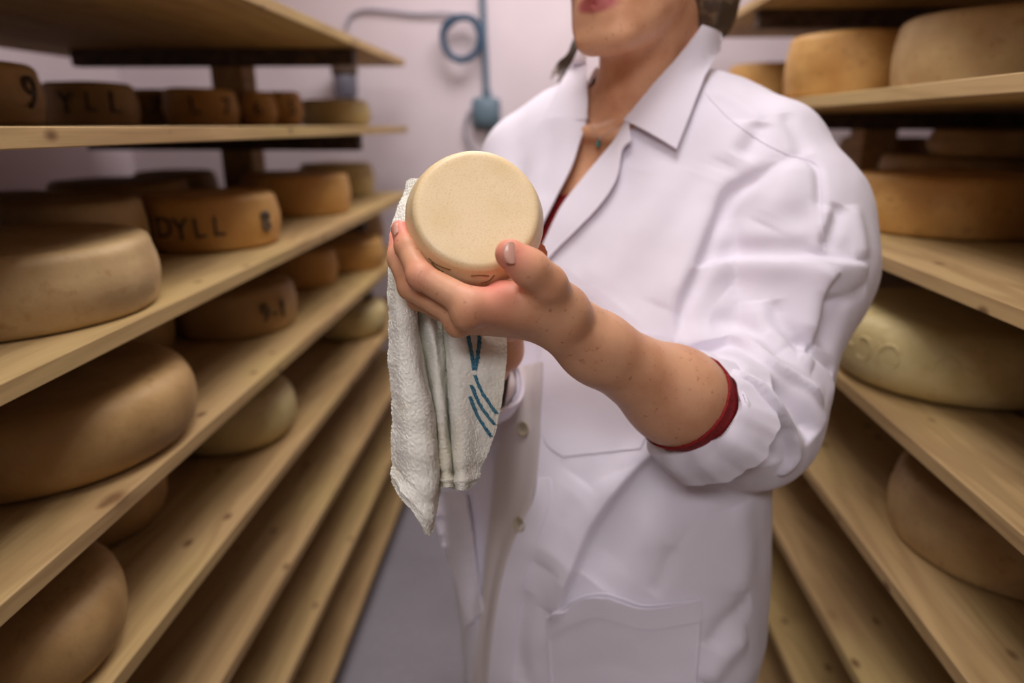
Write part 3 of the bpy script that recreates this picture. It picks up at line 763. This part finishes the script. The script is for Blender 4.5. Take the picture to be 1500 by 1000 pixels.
def fix(me):
    bm = bmesh.new(); bm.from_mesh(me); bmesh.ops.recalc_face_normals(bm, faces=bm.faces)
    for e in bm.edges:
        if len(e.link_faces) == 2 and e.calc_face_angle(0) > .9: e.smooth = False
    bm.to_mesh(me); bm.free(); return me
def piece(name, VF, m, parent):
    o = obj(name, fix(mesh_np(name, *VF)), m); o.parent = parent; return o
def seam(pts, r, bvh, parent, m='cloth', name='seam', off=.0006):
    P = []
    for a, b in catmull(pts, 30):
        h, n = cast(bvh, a, b)
        if h is not None: P.append(h+n*off)
    if len(P) > 2: return piece(name, tube(P, r, 6), M[m], parent)
piece('lapel', sheet([(922, 172), (905, 205), (890, 225), (855, 267), (825, 307), (805, 348), (792, 382)], [(930, 215), (917, 227), (910, 260), (897, 287), (872, 317), (830, 358), (799, 390)], 16, 46, lambda t, u: .003+.010*math.sin(math.pi*min(1, u*1.0)*.6)*(1-t)+.003, .0022, bvk if False else bvc0), M['cloth'], coat)
piece('lapel', sheet([(864, 172), (852, 210), (840, 247), (820, 287), (806, 315), (791, 345)], [(800, 176), (776, 215), (770, 250), (768, 285), (774, 315), (783, 346)], 16, 40, lambda t, u: .004+.003*math.sin(math.pi*u), .0022, bvc0), M['cloth'], coat)
piece('collar', sheet([(1019, 38), (988, 82), (955, 128), (930, 165), (917, 181)], [(1044, 52), (1042, 85), (1032, 122), (1012, 175), (992, 224)], 16, 40, lambda t, u: .010+.004*math.sin(math.pi*u), .0024, bvk), M['cloth'], coat)
piece('collar', sheet([(862, 84), (864, 112), (866, 150), (863, 180)], [(852, 86), (836, 110), (815, 148), (800, 182)], 12, 30, lambda t, u: .007, .0024, bvk), M['cloth'], coat)
# collar stand and fall behind the neck
V = []; F = []; nA = 40; prof = [(.066, -.005), (.066, .036), (.069, .041), (.073, .038), (.090, .004), (.088, .002), (.071, .030), (.069, -.005)]
e1 = np.cross(ax_, Rt); e1 /= np.linalg.norm(e1); e1 = e1 if e1@Fw > 0 else -e1; e2 = np.cross(e1, ax_); e2 = e2 if e2@Rt > 0 else -e2
for i in range(nA):
    a = math.radians(-82+168*i/(nA-1))
    for r_, h_ in prof: V.append(nb+ax_*(.055+h_+.004*math.sin(3*a))+(e1*math.cos(a)+e2*math.sin(a))*r_)
m_ = len(prof)
for i in range(nA-1):
    for j in range(m_): F.append([i*m_+j, i*m_+(j+1) % m_, (i+1)*m_+(j+1) % m_, (i+1)*m_+j])
F.append(list(range(m_))); F.append([(nA-1)*m_+j for j in range(m_)][::-1])
piece('collar_back', (V, F), M['cloth'], coat)
M['placket'] = mat('shaded_placket_cotton', (228, 218, 216), 0.85, bump=(900, .15, .0004), spec=.15)  # coat cotton toned down: shade on the receding strip put into its colour
pk = piece('placket', sheet([(748, 540), (738, 600), (732, 660), (724, 735), (716, 800), (706, 900), (694, 1010)], [(796, 530), (793, 600), (791, 660), (780, 738), (750, 808), (729, 900), (717, 1010)], 12, 60, .0015, .0015, bvc0), M['placket'], coat)
piece('chest_pocket', sheet([(798, 478), (797, 560), (797, 640), (825, 668)], [(986, 496), (975, 560), (955, 620), (938, 657)], 26, 30, .0006, .0009, bvc0), M['cloth'], coat)
piece('pocket_hem', sheet([(940, 489), (985, 495)], [(939, 499), (983, 506)], 4, 12, .0032, .0016, bvc0), M['cloth'], coat)
pocket = piece('side_pocket', sheet([(802, 903), (840, 880), (878, 869), (912, 876), (950, 886), (1026, 877)], [(808, 1090), (850, 1094), (890, 1096), (930, 1096), (970, 1094), (1016, 1080)], 40, 44, lambda t, u: .002+.010*math.sin(math.pi*t)*max(0, 1-u*2.2), .0014, bvc0), M['cloth'], coat)
for sp in ([(803, 903), (808, 960), (810, 1040)], [(1025, 879), (1022, 940), (1017, 1040)], [(803, 902), (840, 879), (878, 868), (912, 875), (950, 885), (1026, 876)]): seam(sp, .0013, bvc0, pocket, off=.0035)
piece('front_edge', sheet([(789, 700), (783, 735), (751, 808), (730, 900), (718, 1010)], [(806, 700), (806, 735), (782, 808), (762, 900), (750, 1010)], 8, 60, lambda t, u: .0055*(1-u)**1.5*min(1, t*3), .0012, bvc0), M['cloth'], coat)
hemb = piece('pocket_hem', sheet([(802, 903), (840, 880), (878, 869), (912, 876), (950, 886), (1026, 877)], [(803, 934), (840, 911), (878, 900), (912, 907), (950, 917), (1026, 906)], 6, 44, lambda t, u: .0040+.010*math.sin(math.pi*t)*max(0, 1-u*.4), .0014, bvc0), M['cloth'], pocket)
piece('side_pocket', sheet([(648, 722), (660, 800), (676, 860), (684, 920)], [(696, 718), (700, 790), (706, 850), (710, 895)], 12, 40, lambda t, u: .003+.016*(1-t)**2+.0007*math.sin(t*60)*u, .002, bvc0), M['cloth'], coat)
# stitched seams
seam([(1157, 228), (1120, 210), (1070, 175), (1032, 135)], .0007, bvc0, coat); seam([(1158, 229), (1192, 238), (1201, 262), (1204, 330), (1208, 372)], .0007, bvc0, coat)
# buttons
M['button'] = mat('horn_button', (196, 184, 160), 0.35, noise=[(200, (170, 156, 130), .4, .7)])
for (a, b) in ((769, 628), (764, 767)):
    h, n = cast(bvc0, a, b); q = Vector(n).to_track_quat('Z', 'Y').to_matrix(); V = []; F = []
    pr = [(.0, .0), (.0095, 0), (.0104, .0012), (.0098, .0030), (.0080, .0030), (.0070, .0020), (.0, .0018)]; k = 28
    for r_, z_ in pr:
        for j in range(k): V.append(Vector(h)+q@Vector((r_*math.cos(2*math.pi*j/k), r_*math.sin(2*math.pi*j/k), z_+.0032)))
    for i in range(len(pr)-1):
        for j in range(k): F.append([i*k+j, i*k+(j+1) % k, (i+1)*k+(j+1) % k, (i+1)*k+j])
    bo = piece('button', (V, F), M['button'], coat)
    th = []
    for sx, sy in ((1, 1), (1, -1), (-1, 1), (-1, -1)):
        c_ = Vector(h)+q@Vector((sx*.0022, sy*.0022, .0050)); th.append(tube([c_-q@Vector((.0009, 0, 0)), c_+q@Vector((.0009, 0, 0))], .0006, 6))
    piece('thread', merge(th), M['darkbeam'], bo)
# rolled cuff on the near sleeve
a1 = Up-CuffN*(Up@CuffN); a1 /= np.linalg.norm(a1); a2 = np.cross(CuffN, a1)
def ringmesh(profile, n, fn):
    V = []; F = []
    for i in range(n):
        a = 2*math.pi*i/n
        for k, (s, r) in enumerate(profile):
            ds, dr = fn(a, k); V.append(CuffC+CuffN*(s+ds)+(a1*math.cos(a)+a2*math.sin(a))*(r+dr))
    m = len(profile)
    for i in range(n):
        for k in range(m): F.append([i*m+k, i*m+(k+1) % m, ((i+1) % n)*m+(k+1) % m, ((i+1) % n)*m+k])
    return V, F
def cuffn(a, k):
    low = max(0, -math.cos(a))
    return (.003*math.sin(2*a+1)+(.002*math.sin(13*a)+.0015*math.sin(29*a) if k in (4, 5, 6) else 0), (.004*math.sin(3*a+.5)+.0015*math.sin(11*a))*(1 if k in (2, 3, 4, 5) else .4)+low*.010*(k in (3, 4, 5)))
piece('rolled_cuff', ringmesh([(-.012, .0515), (.002, .0525), (.005, .0555), (-.004, .0605), (-.030, .0660), (-.044, .0700), (-.046, .0680), (-.028, .0630), (-.006, .0575)], 120, cuffn), M['cloth'], coat)
# far cuff
a1r = Up-cn2*(Up@cn2); a1r /= np.linalg.norm(a1r); a2r = np.cross(cn2, a1r); V = []; F = []; pr = [(-.03, .040), (.004, .040), (.006, .044), (-.004, .047), (-.034, .050), (-.034, .046)]
for i in range(60):
    a = 2*math.pi*i/60
    for s, r_ in pr: V.append(CufR+cn2*s+(a1r*math.cos(a)+a2r*math.sin(a))*(r_+.001*math.sin(5*a)))
for i in range(60):
    for k in range(6): F.append([i*6+k, i*6+(k+1) % 6, ((i+1) % 60)*6+(k+1) % 6, ((i+1) % 60)*6+k])
piece('rolled_cuff', (V, F), M['cloth'], coat)

# ------------------------------------------------------------------ red shirt, trousers, shoes, necklace, nails, hair
M['red'] = mat('red_knit', (150, 24, 26), 0.8, noise=[(300, (120, 16, 20), .45, .6)], bump=(700, .3, .0005))
bvb = caster(*join((bV, bQ)))
shirt = piece('red_shirt', sheet([(786, 262), (806, 280), (824, 289), (845, 284), (872, 262)], [(770, 450), (790, 450), (815, 450), (840, 450), (880, 450)], 20, 24, .004, .002, bvb), M['red'], person)
seam([(786, 263), (806, 281), (824, 290), (845, 285), (872, 263)], .0022, bvb, shirt, 'red', 'neckband', .005)
sa = (aV-CuffC)@CuffN; low_ = -((aV-CuffC)@a1)/.05
lim = .017+.006*np.clip(low_, -1, 1)
aN = normals(aV, aQ); eV, eQ = drop(aV+aN*.0026, aQ, ~((sa < lim) & (sa > -.05)))
ss_ = piece('shirt_sleeve', (eV, eQ.tolist()), M['red'], shirt); m2 = ss_.modifiers.new('thickness', 'SOLIDIFY'); m2.thickness = .0024; m2.offset = -1
M['silver'] = mat('silver', (210, 205, 200), 0.25, metal=1.0); M['teal_stone'] = mat('teal_stone', (70, 140, 135), 0.2)
ch = seam([(950, 150), (925, 172), (895, 192), (879, 201), (868, 188), (858, 160), (856, 140)], .0005, bvb, person, 'silver', 'necklace', .001)
h, n = cast(bvb, 878, 208)
st = ringless = None
bm = bmesh.new(); bmesh.ops.create_uvsphere(bm, u_segments=12, v_segments=8, radius=.0032)
for v in bm.verts: v.co.z *= 1.45
pd = obj('pendant', bm, M['teal_stone']); pd.location = Vector(h+n*.004); smooth(pd.data); pd.parent = ch; pd['label'] = 'teal drop pendant'
bm = bmesh.new(); bmesh.ops.create_uvsphere(bm, u_segments=10, v_segments=6, radius=.0022); h2, n2 = cast(bvb, 880, 202)
q = obj('bail', bm, M['silver']); q.location = Vector(h2+n2*.003); smooth(q.data); q.parent = ch
M['nail'] = mat('nail', (226, 172, 152), 0.22, spec=.6)
def nail(c, n, d, w, l, parent):
    c, n, d = map(np.asarray, (c, n, d)); n = n/np.linalg.norm(n); d = d-n*(d@n); d /= np.linalg.norm(d); s = np.cross(n, d); V = []; F = []; nu, nv = 9, 9
    for lay in (0, 1):
        for i in range(nv):
            for j in range(nu):
                a = (j/(nu-1)*2-1); b = i/(nv-1)*2-1; x = a*w*(1-.22*max(0, abs(b))**3); V.append(c+s*x+d*b*l*math.sqrt(1-.30*a*a)+n*(-(a*a)*w*.42-(b*b)*.0006-lay*.0008))
    k = nu*nv
    for i in range(nv-1):
        for j in range(nu-1):
            a = i*nu+j; F.append([a, a+1, a+nu+1, a+nu]); F.append([k+a+nu, k+a+nu+1, k+a+1, k+a])
    edge = [j for j in range(nu)]+[i*nu+nu-1 for i in range(1, nv)]+[(nv-1)*nu+j for j in range(nu-2, -1, -1)]+[i*nu for i in range(nv-2, 0, -1)]
    for q_ in range(len(edge)):
        a, b = edge[q_], edge[(q_+1) % len(edge)]; F.append([a, k+a, k+b, b])
    return piece('fingernail', (V, F), M['nail'], parent)
tp = hand['thumb'][0]; td = tp[3]-tp[2]; tdn = td/np.linalg.norm(td)
nn = -Fw*.74+Rt*.60+Up*.22; nn /= np.linalg.norm(nn); tdd = Up*.93-Rt*.12
bva = caster(aV, aQ); h_, n_ = cast(bva, 750, 370); nn = n_*.75+Rt*.25; nn /= np.linalg.norm(nn)
nail(h_+n_*.0012, nn, tdd, .0060, .0086, person)
ip = hand['index'][0]; idn = (ip[3]-ip[2])/np.linalg.norm(ip[3]-ip[2]); ni = -Rt*.95-Fw*.15; ni = ni-idn*(ni@idn); ni /= np.linalg.norm(ni)
h_, n_ = cast(bva, 577, 337)
if h_ is not None: nail(h_+n_*.0008, n_*.5-Rt*.5, idn, .0046, .0062, person)
M['hair'] = mat('brown_hair', (70, 56, 42), 0.45, noise=[(60, (128, 108, 84), .5, .7)], spec=.4)
def hair_f(p):
    q = ((p-HO.astype(np.float32))@HB.T.astype(np.float32))
    d = ell(q, (0, -.018, .042), (.084, .100, .093)); d = smin(d, ell(q, (0, -.080, -.005), (.062, .045, .060)), .03)
    d = smax(d, -ell(q, (0, .085, -.040), (.066, .085, .105)), .008)
    d = smax(d, -cone(q, (0, .02, -.07), (0, .10, -.14), .05, .06), .008)
    lump = ell(p, px(1047, -10, 1.0), (.040, .045, .068)); d = smin(d, lump, .02)
    # combed locks
    return d+.0022*np.sin(q[:, 0]*260+8*np.sin(q[:, 2]*30))*1.0
rV, rQ = nets(hair_f, HO-np.array([.16, .16, .20]), HO+np.array([.22, .22, .17]), .0045)
hair = part_np('hair', rV, rQ, M['hair'], person)
rr = random.Random(4); locks = []
for k in range(16):
    dx = rr.uniform(-4, 5); e = rr.uniform(-8, 12)
    c_ = catmull([px(856+dx*.5, -10, 1.03), px(848+dx, 45+rr.uniform(-6, 6), 1.02), px(838+dx+rr.uniform(-3, 3), 75, 1.02), px(824+dx+e*.5, 95+e*.5, 1.03), px(815+dx*.6+e, 112+rr.uniform(-6, 10), 1.035)], 18)
    locks.append(tube(c_, [.0022*(1-.7*i/17) for i in range(18)], 5))
lk = piece('loose_lock', merge(locks), M['hair'], hair); lk['kind'] = 'stuff'
# freckles and moles on the forearm are left to the skin material

bvh_ = None
M['mark'] = mat('carved_mark', (128, 92, 48), 0.7)
hm = held.data; mw = Matrix.Translation(held.location) @ held.rotation_quaternion.to_matrix().to_4x4()
bvw = BVHTree.FromPolygons([tuple(mw @ v.co) for v in hm.vertices], [tuple(p_.vertices) for p_ in hm.polygons])
for A in ([(628, 378), (636, 385), (648, 391), (660, 395)], [(632, 384), (640, 392), (650, 398)], [(690, 404), (703, 403), (716, 404)], [(724, 403), (716, 411), (704, 414)]):
    P = []
    for a_, b_ in catmull(A, 16):
        h_, n_ = cast(bvw, a_, b_)
        if h_ is not None: P.append(Vector(h_+n_*.0001))
    if len(P) > 4:
        V, F = tube(P, .0006, 6); inv = mw.inverted(); e_ = obj('carved_mark', mesh_np('carved_mark', [tuple(inv @ Vector(v)) for v in V], F), M['mark']); e_.parent = held

# ------------------------------------------------------------------ towel
M['terry'] = mat('terry_cloth', (252, 250, 238), 0.95, noise=[(20, (244, 238, 214), .45, .7)], bump=(1500, .7, .0008), spec=.1, sheen=.4)
TC = [[(597, 266, .648), (577, 340, .640), (570, 420, .628), (573, 520, .622), (577, 620, .622), (575, 706, .622)],
 [(603, 262, 0.645), (588, 340, 0.632), (584, 430, 0.610), (590, 530, 0.604), (600, 640, 0.602), (603, 742, 0.604)],
 [(615, 262, .645), (602, 340, .636), (601, 430, .620), (613, 530, .612), (631, 640, .610), (630, 784, .612)],
 [(640, 262, 0.650), (618, 350, 0.650), (608, 440, 0.658), (622, 530, 0.658), (638, 640, 0.658), (641, 716, 0.658)],
 [(660, 265, 0.652), (640, 350, 0.654), (628, 440, 0.640), (640, 530, 0.634), (648, 640, 0.634), (655, 713, 0.634)],
 [(680, 265, 0.655), (660, 350, 0.660), (645, 440, 0.672), (654, 530, 0.670), (660, 640, 0.666), (668, 716, 0.662)],
 [(700, 265, 0.655), (690, 350, 0.662), (672, 440, 0.642), (662, 530, 0.632), (672, 630, 0.630), (676, 717, 0.632)],
 [(720, 270, 0.655), (710, 350, 0.664), (705, 440, 0.656), (700, 530, 0.636), (698, 620, 0.638), (686, 714, 0.642)],
 [(738, 280, .655), (730, 350, .664), (739, 440, .662), (741, 530, .646), (725, 630, .648), (693, 706, .648)]]
nr, nc = 300, 190; rows = [catmull(c, nr) for c in TC]; V = np.zeros((nr, nc, 3))
for i in range(nr):
    line = catmull([r_[i] for r_ in rows], nc)
    for j in range(nc): V[i, j] = px(*line[j])
du = np.gradient(V, axis=1); dv = np.gradient(V, axis=0); N = np.cross(du, dv); N /= np.linalg.norm(N, axis=2)[..., None]
if (N@Fw).mean() > 0: N = -N
nz = np.random.RandomState(3).rand(nr, nc)*.0013
lowf = np.array([[pnoise(Vector(V[i, j]*55))*.0018+pnoise(Vector(V[i, j]*22))*.003 for j in range(nc)] for i in range(nr)])
hemf = np.array([.0018*math.exp(-((i/(nr-1)-.955)/.012)**2) for i in range(nr)])[:, None]-np.array([.0012*math.exp(-((i/(nr-1)-.92)/.012)**2) for i in range(nr)])[:, None]
T = V+N*(lowf+nz+hemf+.0016)[..., None]; Bk = V+N*(lowf-nz-.0016)[..., None]
n = nr*nc; F = []
for i in range(nr-1):
    for j in range(nc-1):
        a = i*nc+j; F.append([a, a+1, a+nc+1, a+nc]); F.append([n+a+nc, n+a+nc+1, n+a+1, n+a])
edge = [j for j in range(nc)]+[i*nc+nc-1 for i in range(1, nr)]+[(nr-1)*nc+j for j in range(nc-2, -1, -1)]+[i*nc for i in range(nr-2, 0, -1)]
for k in range(len(edge)):
    a, b = edge[k], edge[(k+1) % len(edge)]; F.append([a, n+a, n+b, b])
TV = np.concatenate([T.reshape(-1, 3), Bk.reshape(-1, 3)])
towel = obj('towel', fix(mesh_np('towel', TV, F)), M['terry'])
tag(towel, 'cream terry towel with blue stripes hanging from the hand under the wheel', 'towel')
bvt = caster(TV, [q for q in F])
M['stripe'] = mat('blue_stripe', (92, 146, 166), 0.9, noise=[(500, (52, 108, 134), .4, .6)], bump=(1100, .5, .0006))
for A in ([(684, 486), (690, 515), (694, 542)], [(702, 486), (701, 510), (696, 542)], [(695, 549), (708, 578), (727, 605)], [(690, 564), (704, 595), (724, 622)], [(688, 581), (700, 610), (719, 639)]):
    piece('stripe', sheet([(a-2.6, b) for a, b in A], [(a+2.6, b) for a, b in A], 5, 40, .0004, .0009, bvt), M['stripe'], towel)

# ------------------------------------------------------------------ fittings on the back wall
YW = WB
def wallpt(u, v, off=0.0):
    d = px(u, v, 1.0)-CAMP; t = (YW-off)/d[1]; return CAMP+d*t
M['conduit'] = mat('blue_grey_plastic', (96, 116, 132), 0.45); M['cable'] = mat('dark_blue_cable', (58, 84, 108), 0.4); M['greycable'] = mat('grey_cable', (150, 150, 162), 0.5)
M['box'] = mat('grey_box', (98, 120, 132), 0.5)
cc = wallpt(677, 57, .06); V = []; R = np.linalg.norm(wallpt(706, 57, .06)-cc)
rr = random.Random(2); loops = []
for k in range(7):
    r_ = R*(1-.03*k)+.002; yo = -.004*k+.0; ph = rr.uniform(0, 6)
    loops.append(tube([cc+np.array([r_*math.cos(a)+.004*math.sin(2*a+ph), rr.uniform(-.002, .002)+(k % 3)*.008-.008, r_*math.sin(a)*1.08+.003*math.sin(3*a+ph)]) for a in np.linspace(0, 2*math.pi, 40, endpoint=False)], .0055, 8, closed=True))
V_, F_ = merge(loops)
coil = obj('cable_coil', mesh_np('cable_coil', V_, F_), M['cable']); tag(coil, 'coiled dark blue cable hanging on the back wall beside the conduit', 'cable')
coil['kind'] = 'thing' if False else ''
del coil['kind']
t_ = tube(catmull([wallpt(668, 22, .02), wallpt(645, 20, .018), wallpt(610, 21, .015), wallpt(570, 17, .015), wallpt(535, 15, .015), wallpt(514, 24, .015), wallpt(508, 42, .015)], 40), .006, 8)
cb = obj('loose_cable', mesh_np('loose_cable', *t_), M['greycable']); tag(cb, 'grey cable running along the back wall from the coil to the left shelves', 'cable')
cond = empty('conduit', tuple(wallpt(713, 168, .03))); tag(cond, 'blue grey conduit coming down the back wall into a round junction box', 'conduit')
def child(name, VF, m, root):
    o = obj(name, fix(mesh_np(name, *VF)), m); o.parent = root; o.matrix_parent_inverse = Matrix.Translation(-Vector(root.location)); return o
pipe = child('pipe', tube([wallpt(705, -330, .022), wallpt(707, 0, .022), wallpt(711, 90, .022), wallpt(713, 142, .022)], .0115, 12), M['conduit'], cond)
for v_ in (40, 112): pass
bm = bmesh.new(); c0 = wallpt(713, 166, 0)
add_box(bm, (c0[0]-.054, YW-.05, c0[2]-.058), (c0[0]+.054, YW-.0005, c0[2]+.058), .016)
o = obj('junction_box', bm, M['box']); o.parent = cond; o.matrix_parent_inverse = Matrix.Translation(-Vector(cond.location)); smooth(o.data)
V = []; F = []; k = 32; pr = [(.0, -.062), (.040, -.062), (.046, -.058), (.046, -.049), (0, -.049)]
for r_, y_ in pr:
    for j in range(k): V.append((c0[0]+r_*math.cos(2*math.pi*j/k), YW+y_, c0[2]+r_*math.sin(2*math.pi*j/k)))
for i in range(len(pr)-1):
    for j in range(k): F.append([i*k+j, i*k+(j+1) % k, (i+1)*k+(j+1) % k, (i+1)*k+j])
child('round_cover', (V, F), M['box'], cond)
child('fitting', tube([wallpt(713, 132, .022), wallpt(713, 149, .022)], .017, 14), M['conduit'], cond)
child('cable_loop', tube(catmull([wallpt(697, 158, .02), wallpt(686, 168, .02), wallpt(681, 188, .02), wallpt(685, 208, .02), wallpt(695, 222, .02), wallpt(708, 228, .02), wallpt(716, 200, .02), wallpt(714, 185, .02)], 40), .0055, 8), M['greycable'], cond)
# jelly jar light
M['glass'] = mat('ribbed_glass', (150, 150, 165), 0.15, spec=.6); M['glass'].node_tree.nodes['Principled BSDF'].inputs['Transmission Weight'].default_value = .6
jr = wallpt(504, 98, .07); jar = empty('jar_light', tuple(jr)); tag(jar, 'dark metal wall light with a ribbed glass jar, above the far left shelves', 'lamp')
def lathe(c, pr, k=28, rib=0):
    V = []; F = []
    for r_, z_ in pr:
        for j in range(k): rr_ = r_*(1+(rib if j % 2 else 0)); V.append((c[0]+rr_*math.cos(2*math.pi*j/k), c[1]+rr_*math.sin(2*math.pi*j/k), c[2]+z_))
    for i in range(len(pr)-1):
        for j in range(k): F.append([i*k+j, i*k+(j+1) % k, (i+1)*k+(j+1) % k, (i+1)*k+j])
    return V, F
child('cap', lathe(jr, [(.0, .02), (.035, .018), (.048, .004), (.05, -.022), (.045, -.03), (0, -.03)]), M['darkbeam'], jar)
child('glass_jar', lathe(jr, [(.0, -.028), (.040, -.028), (.044, -.04), (.044, -.095), (.036, -.115), (.018, -.122), (0, -.123)], 36, .03), M['glass'], jar)
child('wall_bracket', tube([jr+np.array([0, .02, .01]), jr+np.array([0, .0695, .01])], .016, 12), M['darkbeam'], jar)
